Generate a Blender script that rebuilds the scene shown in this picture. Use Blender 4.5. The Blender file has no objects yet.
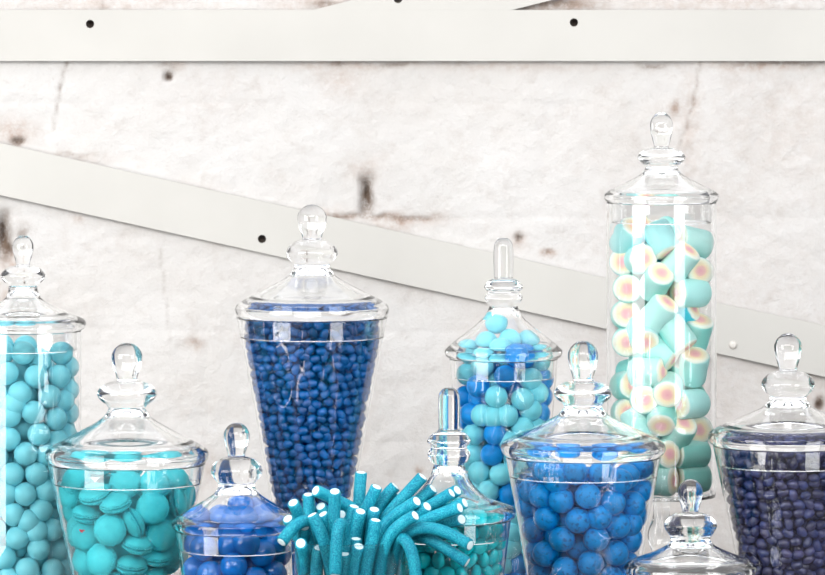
import bpy, bmesh, math, random
import numpy as np
from mathutils import Vector, Matrix, Euler

S = bpy.context.scene
COL = S.collection
PI = math.pi

# ---------------------------------------------------------------- camera
F, D, HY = 5000.0, 5.0, -10.0          # focal length in pixels, distance to the first row, horizon row
TABLE_Z = 0.75
CAM_Z = TABLE_Z + 0.68
cd = bpy.data.cameras.new('camera')
cam = bpy.data.objects.new('camera', cd)
COL.objects.link(cam)
cam.location = (0, -D, CAM_Z)
cam.rotation_euler = (PI / 2, 0, 0)
cd.sensor_width = 36.0
cd.lens = F / 825.0 * 36.0
cd.shift_y = -(287.5 - HY) / 825.0
cd.clip_end = 50
cd.dof.use_dof = True
cd.dof.focus_distance = 5.03
cd.dof.aperture_fstop = 30.0
S.camera = cam

# ---------------------------------------------------------------- world, lights, exposure
S.view_settings.view_transform = 'Standard'
S.view_settings.look = 'None'
S.view_settings.gamma = 1.0
S.view_settings.use_curve_mapping = False
S.view_settings.exposure = 0.10

W = bpy.data.worlds.new('room_light')
S.world = W
W.use_nodes = True
nt = W.node_tree
nt.nodes.clear()
wo = nt.nodes.new('ShaderNodeOutputWorld')
bg = nt.nodes.new('ShaderNodeBackground')
tc = nt.nodes.new('ShaderNodeTexCoord')
sp = nt.nodes.new('ShaderNodeSeparateXYZ')
mr = nt.nodes.new('ShaderNodeMapRange')
rp = nt.nodes.new('ShaderNodeValToRGB')
nt.links.new(tc.outputs['Generated'], sp.inputs[0])
nt.links.new(sp.outputs['Z'], mr.inputs['Value'])
mr.inputs['From Min'].default_value = -1
mr.inputs['From Max'].default_value = 1
nt.links.new(mr.outputs['Result'], rp.inputs['Fac'])
e = rp.color_ramp.elements
e[0].position = 0.54; e[0].color = (0.035, 0.035, 0.04, 1)
e[1].position = 0.76; e[1].color = (0.95, 0.96, 1.0, 1)
nt.links.new(rp.outputs['Color'], bg.inputs['Color'])
bg.inputs['Strength'].default_value = 1.5
nt.links.new(bg.outputs[0], wo.inputs[0])

def area(name, loc, target, sx, sy, power, color=(1, 1, 1)):
    l = bpy.data.lights.new(name, 'AREA')
    l.shape = 'RECTANGLE'; l.size = sx; l.size_y = sy
    l.energy = power; l.color = color
    o = bpy.data.objects.new(name, l)
    COL.objects.link(o)
    o.location = loc
    o.rotation_euler = (Vector(target) - Vector(loc)).to_track_quat('-Z', 'Y').to_euler()
    return o
area('window_light_left', (-2.35, -1.75, 1.55), (0, 0.1, 1.05), 1.7, 2.2, 98, (1.0, 0.99, 0.97))
area('window_light_right', (2.1, -2.3, 1.55), (0, 0.1, 1.05), 1.3, 2.2, 60, (0.98, 0.99, 1.0))
area('added_overhead_fill', (-0.5, -3.3, 2.75), (0, 0.4, 1.0), 3.0, 1.6, 100, (1.0, 0.995, 0.985))  # added unseen overhead fill, brightens the scene without streaks on upright glass

cy = S.cycles
cy.max_bounces = 28
cy.transmission_bounces = 28
cy.glossy_bounces = 8
cy.transparent_max_bounces = 16
cy.diffuse_bounces = 5
cy.use_denoising = True
cy.sample_clamp_indirect = 0.0

# ---------------------------------------------------------------- helpers
rng = np.random.default_rng(7)
random.seed(7)

def sc(y):                       # metres per pixel at depth y
    return (D + y) / F

def pw(px, py, y):
    s = sc(y)
    return Vector(((px - 412.5) * s, y, CAM_Z - (py - HY) * s))

def lin(c):
    return tuple(((v / 255) / 12.92 if v / 255 <= 0.04045 else ((v / 255 + 0.055) / 1.055) ** 2.4) for v in c) + (1.0,)

def tag(o, label=None, cat=None, group=None, kind=None):
    if label: o['label'] = label
    if cat: o['category'] = cat
    if group: o['group'] = group
    if kind: o['kind'] = kind
    return o

def link(name, me, mat=None, parent=None):
    if mat and len(me.materials) == 0: me.materials.append(mat)
    o = bpy.data.objects.new(name, me)
    COL.objects.link(o)
    if parent: o.parent = parent
    return o

def empty(name, loc):
    o = bpy.data.objects.new(name, None)
    o.empty_display_size = 0.02
    COL.objects.link(o)
    o.location = loc
    return o

def mesh(name, verts, faces, smooth=True):
    me = bpy.data.meshes.new(name)
    me.from_pydata([tuple(v) for v in verts], [], faces)
    me.update()
    if smooth: me.polygons.foreach_set('use_smooth', [True] * len(me.polygons))
    return me

def dense(pts, n=5):
    """Catmull-Rom through the (r, z) points, sharp at doubled points."""
    runs, cur = [], [pts[0]]
    for a in pts[1:]:
        if a == cur[-1]:
            runs.append(cur); cur = [a]
        else:
            cur.append(a)
    runs.append(cur)
    out = []
    for r in runs:
        if len(r) < 3:
            seq = list(r)
        else:
            seq = []
            P = [np.array(p, float) for p in r]
            for i in range(len(P) - 1):
                p0 = P[i - 1] if i else P[0] * 2 - P[1]
                p3 = P[i + 2] if i + 2 < len(P) else P[-1] * 2 - P[-2]
                p1, p2 = P[i], P[i + 1]
                for k in range(n):
                    t = k / n
                    q = 0.5 * (2 * p1 + (p2 - p0) * t + (2 * p0 - 5 * p1 + 4 * p2 - p3) * t * t + (3 * p1 - p0 - 3 * p2 + p3) * t ** 3)
                    seq.append((max(q[0], 0.0), q[1]))
            seq.append(tuple(r[-1]))
        if out and seq and abs(out[-1][0] - seq[0][0]) + abs(out[-1][1] - seq[0][1]) < 1e-9: seq = seq[1:]
        out += seq
    return out

def lathe(name, prof, seg=72, fn=None):
    """Surface of revolution; profile runs so that the outside faces out when walked downwards outside."""
    verts, faces, idx = [], [], []
    for (r, z) in prof:
        if r < 1e-6:
            idx.append([len(verts)]); verts.append((0, 0, z))
        else:
            row = []
            for k in range(seg):
                a = 2 * PI * k / seg
                rr = r * (fn(a, r, z) if fn else 1)
                row.append(len(verts)); verts.append((rr * math.cos(a), rr * math.sin(a), z))
            idx.append(row)
    for A, B in zip(idx[:-1], idx[1:]):
        if len(A) == 1 and len(B) == 1: continue
        for k in range(seg):
            k2 = (k + 1) % seg
            if len(A) == 1: faces.append((A[0], B[k], B[k2]))
            elif len(B) == 1: faces.append((A[k], B[0], A[k2]))
            else: faces.append((A[k], B[k], B[k2], A[k2]))
    me = mesh(name, verts, faces)
    me.set_sharp_from_angle(angle=math.radians(38))
    return me

# ---------------------------------------------------------------- materials
def new_mat(name):
    m = bpy.data.materials.new(name); m.use_nodes = True
    n = m.node_tree; n.nodes.clear()
    out = n.nodes.new('ShaderNodeOutputMaterial')
    return m, n, out

def N(n, t, **kw):
    x = n.nodes.new(t)
    for k, v in kw.items(): setattr(x, k, v)
    return x

def principled(n, out, rough=0.5, **kw):
    b = N(n, 'ShaderNodeBsdfPrincipled')
    b.inputs['Roughness'].default_value = rough
    for k, v in kw.items(): b.inputs[k].default_value = v
    n.links.new(b.outputs[0], out.inputs['Surface'])
    return b

def glass_mat(name, color=(0.998, 1.0, 1.0, 1)):
    m, n, out = new_mat(name)
    g = N(n, 'ShaderNodeBsdfGlass')
    g.inputs['Color'].default_value = color
    g.inputs['IOR'].default_value = 1.45
    g.inputs['Roughness'].default_value = 0.0
    n.links.new(g.outputs[0], out.inputs['Surface'])
    return m
GLASS = glass_mat('clear_glass')

def candy_mat(name, c1, c2, rough=0.32, noise=90.0, lo=0.4, hi=0.6, spread=0.12, sss=0.0, bump=0.0, coat=0.0):
    """c1 base, c2 mottle colour, with a small per-object value spread."""
    m, n, out = new_mat(name)
    b = principled(n, out, rough)
    b.inputs['Specular IOR Level'].default_value = 0.28
    t = N(n, 'ShaderNodeTexCoord')
    oi = N(n, 'ShaderNodeObjectInfo')
    no = N(n, 'ShaderNodeTexNoise', noise_dimensions='4D')
    no.inputs['Scale'].default_value = noise
    no.inputs['Detail'].default_value = 3
    mm = N(n, 'ShaderNodeMath', operation='MULTIPLY'); mm.inputs[1].default_value = 37.0
    n.links.new(oi.outputs['Random'], mm.inputs[0]); n.links.new(mm.outputs[0], no.inputs['W'])
    n.links.new(t.outputs['Object'], no.inputs['Vector'])
    r = N(n, 'ShaderNodeValToRGB')
    r.color_ramp.elements[0].position = lo; r.color_ramp.elements[0].color = lin(c1)
    r.color_ramp.elements[1].position = hi; r.color_ramp.elements[1].color = lin(c2)
    n.links.new(no.outputs['Fac'], r.inputs['Fac'])
    hs = N(n, 'ShaderNodeHueSaturation')
    mp = N(n, 'ShaderNodeMapRange')
    mp.inputs['To Min'].default_value = 1 - spread; mp.inputs['To Max'].default_value = 1 + spread
    n.links.new(oi.outputs['Random'], mp.inputs['Value']); n.links.new(mp.outputs['Result'], hs.inputs['Value'])
    n.links.new(r.outputs['Color'], hs.inputs['Color'])
    n.links.new(hs.outputs['Color'], b.inputs['Base Color'])
    if sss:
        b.inputs['Subsurface Weight'].default_value = sss
        b.inputs['Subsurface Radius'].default_value = (0.4, 1.0, 1.0)
        b.inputs['Subsurface Scale'].default_value = 0.004
    if coat:
        b.inputs['Coat Weight'].default_value = coat
        b.inputs['Coat Roughness'].default_value = 0.12
    if bump:
        bu = N(n, 'ShaderNodeBump'); bu.inputs['Strength'].default_value = bump; bu.inputs['Distance'].default_value = 0.001
        n2 = N(n, 'ShaderNodeTexNoise'); n2.inputs['Scale'].default_value = 900; n2.inputs['Detail'].default_value = 2
        n.links.new(t.outputs['Object'], n2.inputs['Vector'])
        n.links.new(n2.outputs['Fac'], bu.inputs['Height']); n.links.new(bu.outputs[0], b.inputs['Normal'])
    return m

M_PALE = candy_mat('pale_turquoise_sugar', (118, 206, 219), (128, 212, 224), 0.42, 60, 0.3, 0.7, 0.05, bump=0.05)
M_AQUA = candy_mat('aqua_sugar', (112, 208, 222), (124, 216, 228), 0.34, 60, 0.3, 0.7, 0.05, bump=0.05)
M_BLUE = candy_mat('mottled_blue_sugar', (0, 144, 220), (0, 90, 158), 0.34, 260, 0.52, 0.68, 0.10, bump=0.08)
M_ROYAL = candy_mat('royal_blue_sugar', (0, 138, 216), (0, 108, 184), 0.34, 180, 0.5, 0.75, 0.08, bump=0.05)
M_DEEP = candy_mat('deep_blue_shell', (0, 110, 196), (0, 98, 182), 0.18, 80, 0.4, 0.7, 0.08, coat=0.2)
M_BEAN = candy_mat('dark_blue_bean_shell', (0, 94, 166), (0, 74, 140), 0.24, 120, 0.4, 0.7, 0.22, coat=0.05)
M_NAVY = candy_mat('navy_bean_shell', (46, 56, 104), (60, 58, 92), 0.22, 70, 0.4, 0.65, 0.35, coat=0.15)
M_TEAL = candy_mat('teal_gummy', (0, 190, 200), (0, 178, 190), 0.25, 60, 0.4, 0.7, 0.08, sss=0.6)
M_MAC = candy_mat('turquoise_macaron_shell', (62, 200, 210), (52, 190, 202), 0.62, 140, 0.35, 0.7, 0.10, bump=0.12)
M_MACFILL = candy_mat('macaron_cream', (30, 170, 184), (24, 160, 176), 0.6, 140, 0.35, 0.7, 0.05)
M_WHITEFILL = candy_mat('white_fondant', (206, 224, 226), (190, 216, 220), 0.6, 300, 0.35, 0.7, 0.02)

def straw_mat():
    m, n, out = new_mat('sugared_teal_straw')
    b = principled(n, out, 0.45)
    b.inputs['Specular IOR Level'].default_value = 0.15
    t = N(n, 'ShaderNodeTexCoord'); oi = N(n, 'ShaderNodeObjectInfo')
    no = N(n, 'ShaderNodeTexNoise'); no.inputs['Scale'].default_value = 950; no.inputs['Detail'].default_value = 3
    n2 = N(n, 'ShaderNodeTexNoise'); n2.inputs['Scale'].default_value = 60; n2.inputs['Detail'].default_value = 2
    n.links.new(t.outputs['Object'], no.inputs['Vector']); n.links.new(t.outputs['Object'], n2.inputs['Vector'])
    ad = N(n, 'ShaderNodeMath', operation='MULTIPLY_ADD'); ad.inputs[1].default_value = 0.28
    n.links.new(n2.outputs['Fac'], ad.inputs[0]); n.links.new(no.outputs['Fac'], ad.inputs[2])
    r = N(n, 'ShaderNodeValToRGB')
    r.color_ramp.elements[0].position = 0.54; r.color_ramp.elements[0].color = lin((0, 106, 132))
    r.color_ramp.elements[1].position = 0.88; r.color_ramp.elements[1].color = lin((50, 172, 186))
    n.links.new(ad.outputs[0], r.inputs['Fac'])
    hs = N(n, 'ShaderNodeHueSaturation'); mp = N(n, 'ShaderNodeMapRange')
    mp.inputs['To Min'].default_value = 0.85; mp.inputs['To Max'].default_value = 1.1
    n.links.new(oi.outputs['Random'], mp.inputs['Value']); n.links.new(mp.outputs['Result'], hs.inputs['Value'])
    n.links.new(r.outputs['Color'], hs.inputs['Color']); n.links.new(hs.outputs['Color'], b.inputs['Base Color'])
    bu = N(n, 'ShaderNodeBump'); bu.inputs['Strength'].default_value = 0.7; bu.inputs['Distance'].default_value = 0.0008
    n.links.new(no.outputs['Fac'], bu.inputs['Height']); n.links.new(bu.outputs[0], b.inputs['Normal'])
    return m
M_STRAW = straw_mat()

def marsh_mat():
    """Body in the object's own colour with a paler side; ends ringed cream, yellow, pink."""
    m, n, out = new_mat('twisted_marshmallow')
    b = principled(n, out, 0.7)
    b.inputs['Subsurface Weight'].default_value = 0.35
    b.inputs['Subsurface Radius'].default_value = (1, 1, 1)
    b.inputs['Subsurface Scale'].default_value = 0.004
    t = N(n, 'ShaderNodeTexCoord'); s = N(n, 'ShaderNodeSeparateXYZ')
    oi = N(n, 'ShaderNodeObjectInfo')
    nz = N(n, 'ShaderNodeTexNoise', noise_dimensions='4D'); nz.inputs['Scale'].default_value = 110; nz.inputs['Detail'].default_value = 2
    mm = N(n, 'ShaderNodeMath', operation='MULTIPLY'); mm.inputs[1].default_value = 31.0
    n.links.new(oi.outputs['Random'], mm.inputs[0]); n.links.new(mm.outputs[0], nz.inputs['W'])
    n.links.new(t.outputs['Object'], nz.inputs['Vector'])
    n.links.new(t.outputs['Object'], s.inputs[0])
    # radius in units of the marshmallow radius
    x2 = N(n, 'ShaderNodeMath', operation='POWER'); x2.inputs[1].default_value = 2; n.links.new(s.outputs['X'], x2.inputs[0])
    y2 = N(n, 'ShaderNodeMath', operation='POWER'); y2.inputs[1].default_value = 2; n.links.new(s.outputs['Y'], y2.inputs[0])
    sm = N(n, 'ShaderNodeMath', operation='ADD'); n.links.new(x2.outputs[0], sm.inputs[0]); n.links.new(y2.outputs[0], sm.inputs[1])
    sq = N(n, 'ShaderNodeMath', operation='SQRT'); n.links.new(sm.outputs[0], sq.inputs[0])
    rr = N(n, 'ShaderNodeMath', operation='DIVIDE'); rr.inputs[1].default_value = 0.0158; n.links.new(sq.outputs[0], rr.inputs[0])
    wob = N(n, 'ShaderNodeMath', operation='MULTIPLY_ADD'); wob.inputs[1].default_value = 0.30; n.links.new(nz.outputs['Fac'], wob.inputs[0]); n.links.new(rr.outputs[0], wob.inputs[2])
    ramp = N(n, 'ShaderNodeValToRGB'); el = ramp.color_ramp.elements
    el[0].position = 0.22; el[0].color = lin((240, 176, 186))
    el[1].position = 0.48; el[1].color = lin((246, 200, 190))
    for p, c in ((0.58, (250, 226, 190)), (0.80, (248, 240, 214)), (0.95, (240, 244, 232))):
        q = el.new(p); q.color = lin(c)
    n.links.new(wob.outputs[0], ramp.inputs['Fac'])
    ab = N(n, 'ShaderNodeMath', operation='ABSOLUTE'); n.links.new(s.outputs['Z'], ab.inputs[0])
    wz = N(n, 'ShaderNodeMath', operation='MULTIPLY_ADD'); wz.inputs[1].default_value = 0.003; n.links.new(nz.outputs['Fac'], wz.inputs[0]); n.links.new(ab.outputs[0], wz.inputs[2])
    em = N(n, 'ShaderNodeMapRange'); em.inputs['From Min'].default_value = 0.0172; em.inputs['From Max'].default_value = 0.0184
    n.links.new(wz.outputs[0], em.inputs['Value'])
    # paler flank
    fl = N(n, 'ShaderNodeMapRange'); fl.inputs['From Min'].default_value = -0.002; fl.inputs['From Max'].default_value = 0.006
    n.links.new(s.outputs['X'], fl.inputs['Value'])
    pale = N(n, 'ShaderNodeMix', data_type='RGBA'); pale.inputs['B'].default_value = lin((190, 232, 226))
    fm = N(n, 'ShaderNodeMath', operation='MULTIPLY'); fm.inputs[1].default_value = 0.75; n.links.new(fl.outputs['Result'], fm.inputs[0])
    n.links.new(fm.outputs[0], pale.inputs['Factor'])
    n.links.new(oi.outputs['Color'], pale.inputs['A'])
    mx = N(n, 'ShaderNodeMix', data_type='RGBA')
    n.links.new(em.outputs['Result'], mx.inputs['Factor'])
    n.links.new(pale.outputs['Result'], mx.inputs['A']); n.links.new(ramp.outputs['Color'], mx.inputs['B'])
    n.links.new(mx.outputs['Result'], b.inputs['Base Color'])
    return m
M_MARSH = marsh_mat()

def paint_mat(name, c, rough=0.5, bump=0.05):
    m, n, out = new_mat(name)
    b = principled(n, out, rough)
    t = N(n, 'ShaderNodeTexCoord')
    no = N(n, 'ShaderNodeTexNoise'); no.inputs['Scale'].default_value = 9; no.inputs['Detail'].default_value = 4
    n.links.new(t.outputs['Object'], no.inputs['Vector'])
    r = N(n, 'ShaderNodeValToRGB')
    r.color_ramp.elements[0].position = 0.35; r.color_ramp.elements[0].color = lin(tuple(v - 4 for v in c))
    r.color_ramp.elements[1].position = 0.65; r.color_ramp.elements[1].color = lin(c)
    n.links.new(no.outputs['Fac'], r.inputs['Fac']); n.links.new(r.outputs['Color'], b.inputs['Base Color'])
    if bump:
        bu = N(n, 'ShaderNodeBump'); bu.inputs['Strength'].default_value = bump; bu.inputs['Distance'].default_value = 0.001
        n2 = N(n, 'ShaderNodeTexNoise'); n2.inputs['Scale'].default_value = 160; n2.inputs['Detail'].default_value = 3
        n.links.new(t.outputs['Object'], n2.inputs['Vector'])
        n.links.new(n2.outputs['Fac'], bu.inputs['Height']); n.links.new(bu.outputs[0], b.inputs['Normal'])
    return m
M_TRIM = paint_mat('cream_painted_timber', (180, 178, 173), 0.45)
M_TABLE = paint_mat('dark_stained_table', (66, 60, 56), 0.55)
M_FLOOR = paint_mat('stone_floor', (112, 108, 103), 0.6)
M_SCREW = paint_mat('painted_screw_head', (196, 192, 186), 0.4)

def wall_mat():
    m, n, out = new_mat('whitewashed_rough_masonry')
    b = principled(n, out, 0.85)
    t = N(n, 'ShaderNodeTexCoord')
    def noise(scale, detail=5, rough=0.6):
        x = N(n, 'ShaderNodeTexNoise'); x.inputs['Scale'].default_value = scale; x.inputs['Detail'].default_value = detail
        x.inputs['Roughness'].default_value = rough
        n.links.new(t.outputs['Object'], x.inputs['Vector']); return x
    def ramp(src, p0, p1):
        x = N(n, 'ShaderNodeMapRange'); x.inputs['From Min'].default_value = p0; x.inputs['From Max'].default_value = p1
        n.links.new(src, x.inputs['Value']); return x.outputs['Result']
    def mix(f, a, bcol):
        x = N(n, 'ShaderNodeMix', data_type='RGBA')
        if hasattr(f, 'links'): n.links.new(f, x.inputs['Factor'])
        else: x.inputs['Factor'].default_value = f
        if hasattr(a, 'links'): n.links.new(a, x.inputs['A'])
        else: x.inputs['A'].default_value = a
        x.inputs['B'].default_value = bcol
        return x.outputs['Result']
    def mul(a, v):
        x = N(n, 'ShaderNodeMath', operation='MULTIPLY'); n.links.new(a, x.inputs[0])
        if hasattr(v, 'links'): n.links.new(v, x.inputs[1])
        else: x.inputs[1].default_value = v
        return x.outputs[0]
    c = mix(mul(ramp(noise(7).outputs['Fac'], 0.42, 0.72), 0.8), lin((189, 187, 185)), lin((182, 178, 174)))
    c = mix(mul(ramp(noise(38, 6, 0.7).outputs['Fac'], 0.52, 0.74), 0.55), c, lin((170, 163, 158)))
    c = mix(mul(ramp(noise(120, 4, 0.7).outputs['Fac'], 0.60, 0.78), 0.4), c, lin((157, 150, 146)))
    at = N(n, 'ShaderNodeAttribute', attribute_name='dirt_and_hole_shade')
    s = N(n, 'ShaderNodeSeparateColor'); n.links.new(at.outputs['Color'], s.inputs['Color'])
    brk = ramp(noise(90, 5, 0.7).outputs['Fac'], 0.30, 0.62)
    pinkf = mul(s.outputs['Red'], brk)
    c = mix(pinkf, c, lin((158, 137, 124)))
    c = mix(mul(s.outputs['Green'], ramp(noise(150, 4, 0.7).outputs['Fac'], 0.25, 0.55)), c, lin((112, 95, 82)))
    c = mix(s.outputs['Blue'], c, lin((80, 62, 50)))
    n.links.new(c, b.inputs['Base Color'])
    bu = N(n, 'ShaderNodeBump'); bu.inputs['Strength'].default_value = 0.6; bu.inputs['Distance'].default_value = 0.0025
    n.links.new(noise(170, 6, 0.65).outputs['Fac'], bu.inputs['Height']); n.links.new(bu.outputs[0], b.inputs['Normal'])
    return m
M_WALL = wall_mat()

# ---------------------------------------------------------------- the setting
WALL_Y = 0.78
def vnoise(X, Y, f, seed):
    g = np.random.default_rng(seed).random((256, 256))
    u, v = X * f, Y * f
    i, j = np.floor(u).astype(int), np.floor(v).astype(int)
    a, b = u - i, v - j
    a = a * a * (3 - 2 * a); b = b * b * (3 - 2 * b)
    q = lambda p, r: g[p % 256, r % 256]
    return (q(i, j) * (1 - a) + q(i + 1, j) * a) * (1 - b) + (q(i, j + 1) * (1 - a) + q(i + 1, j + 1) * a) * b - 0.5

def build_wall():
    nx, nz = 560, 400
    xs = np.linspace(-1.05, 1.05, nx); zs = np.linspace(0.45, 1.60, nz)
    X, Z = np.meshgrid(xs, zs)
    s = sc(WALL_Y)
    PX = X / s + 412.5; PY = (CAM_Z - Z) / s + HY
    h = np.zeros_like(X)
    for k, (f, a) in enumerate(((6, .0045), (14, .0026), (32, .0018), (75, .0014), (160, .0009))):
        h += a * vnoise(X + 7, Z + 3, f, 20 + k)
    # block courses, half filled by the whitewash
    wob = 5 * vnoise(X + 5, Z + 5, 9, 40)
    for yy in (-8, 104, 217, 330, 443, 556):
        m = np.exp(-((PY + wob - yy) / 3.5) ** 2) * np.clip(0.5 + 1.6 * vnoise(X + 9, Z + 2, 8, 41 + yy % 7), 0, 1)
        h -= 0.0009 * m
    for (x0, ya, yb) in ((367, 104, 217), (110, 62, 140), (205, 330, 443), (692, 60, 217), (5, 217, 330), (440, 217, 330), (820, 217, 330)):
        m = np.exp(-((PX + wob - x0) / 3.0) ** 2) * ((PY > ya) & (PY < yb)) * np.clip(0.45 + 1.6 * vnoise(X + 3, Z + 8, 9, 50), 0, 1)
        h -= 0.0008 * m
    pink, brown, dark = np.zeros_like(X), np.zeros_like(X), np.zeros_like(X)
    jx = 6 * vnoise(X, Z + 6, 70, 60); jy = 6 * vnoise(X + 6, Z, 70, 61)
    def blob(x, y, rx, ry, p=2):
        return np.exp(-((np.abs((PX + jx - x) / rx)) ** p + (np.abs((PY + jy - y) / ry)) ** p))
    for (x, y, rx, ry, a) in ((14, 133, 20, 12, .9), (365, 170, 15, 12, .5), (405, 219, 34, 6, 1.), (395, 226, 26, 8, .6), (340, 78, 22, 18, .45),
                              (12, 262, 12, 16, .9), (8, 300, 12, 22, .6), (197, 343, 8, 7, .9), (548, 253, 10, 4, 1.), (520, 240, 8, 10, .5), (676, 110, 8, 11, .8),
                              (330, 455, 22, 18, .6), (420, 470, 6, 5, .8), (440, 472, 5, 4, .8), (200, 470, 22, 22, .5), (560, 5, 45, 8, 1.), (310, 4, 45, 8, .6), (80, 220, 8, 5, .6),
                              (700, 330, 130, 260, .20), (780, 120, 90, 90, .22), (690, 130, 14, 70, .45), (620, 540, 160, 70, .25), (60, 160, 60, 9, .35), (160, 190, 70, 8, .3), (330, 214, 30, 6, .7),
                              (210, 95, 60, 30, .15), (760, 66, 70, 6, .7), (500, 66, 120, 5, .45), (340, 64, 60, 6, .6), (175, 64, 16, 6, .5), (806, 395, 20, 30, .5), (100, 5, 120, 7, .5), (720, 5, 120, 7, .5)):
        pink = np.maximum(pink, a * blob(x, y, rx, ry))
    for (x, y, rx, ry, a) in ((18, 141, 9, 4, .9), (168, 74, 5, 4, .9), (366, 196, 8, 20, 1.1), (374, 216, 22, 3, .8), (410, 218, 30, 3, .7), (4, 240, 7, 24, 1.2), (22, 240, 7, 14, .7),
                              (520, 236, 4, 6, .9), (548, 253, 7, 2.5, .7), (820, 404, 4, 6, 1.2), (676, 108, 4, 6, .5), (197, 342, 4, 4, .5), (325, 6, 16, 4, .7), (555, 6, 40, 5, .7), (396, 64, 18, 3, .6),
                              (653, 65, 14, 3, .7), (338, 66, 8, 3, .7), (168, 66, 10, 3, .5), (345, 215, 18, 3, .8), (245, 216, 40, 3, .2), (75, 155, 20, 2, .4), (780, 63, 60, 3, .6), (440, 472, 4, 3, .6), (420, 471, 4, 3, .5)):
        brown = np.maximum(brown, a * blob(x, y, rx, ry, 2.4))
    for (x, y, rx, ry, a) in ((168, 77, 4, 3, 1.), (364, 190, 2.5, 9, .4), (2, 232, 3, 9, .8), (19, 141, 5, 2.5, .6), (520, 238, 2, 3, .6), (819, 406, 2.5, 3.5, 1.), (10, 250, 4, 5, .5), (90, 24, 6, 6, .9), (574, 22.5, 6, 6, .9), (262, 239, 6, 6, .9), (398, -1, 6, 6, .9)):  # spots behind the boards' drilled holes are recess shade put into the colour
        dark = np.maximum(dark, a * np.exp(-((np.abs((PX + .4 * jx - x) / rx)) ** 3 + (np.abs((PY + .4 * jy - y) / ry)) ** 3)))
    # thin cracks
    for (x0, y0, x1, y1, a) in ((68, 62, 60, 90, .7), (60, 90, 52, 128, .6), (700, 62, 692, 110, .6), (692, 110, 678, 150, .5), (560, 0, 548, 6, .8), (100, 0, 101, 9, .6), (160, 250, 170, 340, .25)):
        t = np.clip(((PX - x0) * (x1 - x0) + (PY - y0) * (y1 - y0)) / ((x1 - x0) ** 2 + (y1 - y0) ** 2), 0, 1)
        dd = np.hypot(PX + .5 * jx - (x0 + t * (x1 - x0)), PY + .5 * jy - (y0 + t * (y1 - y0)))
        brown = np.maximum(brown, a * np.exp(-(dd / 1.6) ** 2)); h -= 0.001 * a * np.exp(-(dd / 1.6) ** 2)
    h -= 0.006 * np.clip(brown, 0, 1) * (brown > .55) * 0.5 + 0.010 * dark
    h -= 0.012 * blob(366, 195, 7, 19, 4) + 0.014 * blob(3, 240, 8, 24, 4)
    Y = WALL_Y - h
    Y = np.maximum(Y, WALL_Y - 0.0060)
    verts = np.stack([X.ravel(), Y.ravel(), Z.ravel()], 1)
    i = np.arange(nz - 1)[:, None] * nx + np.arange(nx - 1)[None, :]
    faces = np.stack([i, i + 1, i + nx + 1, i + nx], -1).reshape(-1, 4)
    me = bpy.data.meshes.new('wall_back')
    me.vertices.add(len(verts)); me.vertices.foreach_set('co', verts.astype(np.float32).ravel())
    me.loops.add(faces.size); me.loops.foreach_set('vertex_index', faces.ravel().astype(np.int32))
    me.polygons.add(len(faces)); me.polygons.foreach_set('loop_start', np.arange(0, faces.size, 4, dtype=np.int32))
    me.polygons.foreach_set('use_smooth', [True] * len(faces))
    me.update(calc_edges=True); me.validate()
    ca = me.color_attributes.new('dirt_and_hole_shade', 'FLOAT_COLOR', 'POINT')
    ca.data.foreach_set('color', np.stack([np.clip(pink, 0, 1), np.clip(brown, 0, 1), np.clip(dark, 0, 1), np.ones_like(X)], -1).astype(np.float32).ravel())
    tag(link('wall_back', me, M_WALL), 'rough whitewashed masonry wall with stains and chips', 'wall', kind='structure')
build_wall()

def box_mesh(name, x0, x1, y0, y1, z0, z1, bev=0.0):
    bm = bmesh.new()
    bmesh.ops.create_cube(bm, size=1)
    for v in bm.verts:
        v.co = Vector((x0 + (v.co.x + .5) * (x1 - x0), y0 + (v.co.y + .5) * (y1 - y0), z0 + (v.co.z + .5) * (z1 - z0)))
    if bev: bmesh.ops.bevel(bm, geom=bm.edges[:], offset=bev, segments=2, affect='EDGES')
    me = bpy.data.meshes.new(name); bm.to_mesh(me); bm.free(); return me

def batten(name, poly_px, holes_px, y_front, y_back, label):
    """A board on the wall: outline in the plane of its face, with real drilled holes."""
    bm = bmesh.new()
    def loop(pts):
        vs = [bm.verts.new(pw(px, py, y_front)) for px, py in pts]
        for a, b in zip(vs, vs[1:] + vs[:1]): bm.edges.new((a, b))
    loop(poly_px)
    for (hx, hy, hr) in holes_px:
        loop([(hx + hr * math.cos(2 * PI * k / 20), hy + hr * math.sin(2 * PI * k / 20)) for k in range(20)])
    bmesh.ops.triangle_fill(bm, use_beauty=True, use_dissolve=False, edges=bm.edges[:], normal=(0, -1, 0))
    g = bmesh.ops.extrude_face_region(bm, geom=bm.faces[:])
    for v in [x for x in g['geom'] if isinstance(x, bmesh.types.BMVert)]: v.co.y = y_back
    bmesh.ops.recalc_face_normals(bm, faces=bm.faces[:])
    me = bpy.data.meshes.new(name); bm.to_mesh(me); bm.free()
    o = link(name, me, M_TRIM)
    return tag(o, label, 'wall board', kind='structure')
YF = WALL_Y - 0.010
batten('trim_1', [(-160, 10), (990, 10), (990, 61), (-160, 61)], [(90, 24, 4.2), (574, 22.5, 4.2)], YF, WALL_Y - 0.004, 'level cream painted board fixed across the top of the wall')
batten('trim_2', [(-160, 107), (0, 143), (718, 303), (990, 360), (990, 413), (718, 353.5), (0, 195), (-160, 159)], [(262, 239, 4.2)], YF, WALL_Y - 0.004, 'slanting cream painted board running down across the wall')
batten('trim_3', [(313, 9.95), (512, 9.95), (990, -109.5), (792, -109.5)], [(398, -1, 4.2)], YF, WALL_Y - 0.004, 'end of a rising cream board above the level board')
sp_ = pw(733, 345, YF)
scr = lathe('screw', dense([(0, .0035), (.003, .003), (.0046, .0012), (.0048, 0)]), 24)
so = link('screw', scr, M_SCREW); so.location = sp_; so.rotation_euler = (PI / 2, 0, 0)
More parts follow.
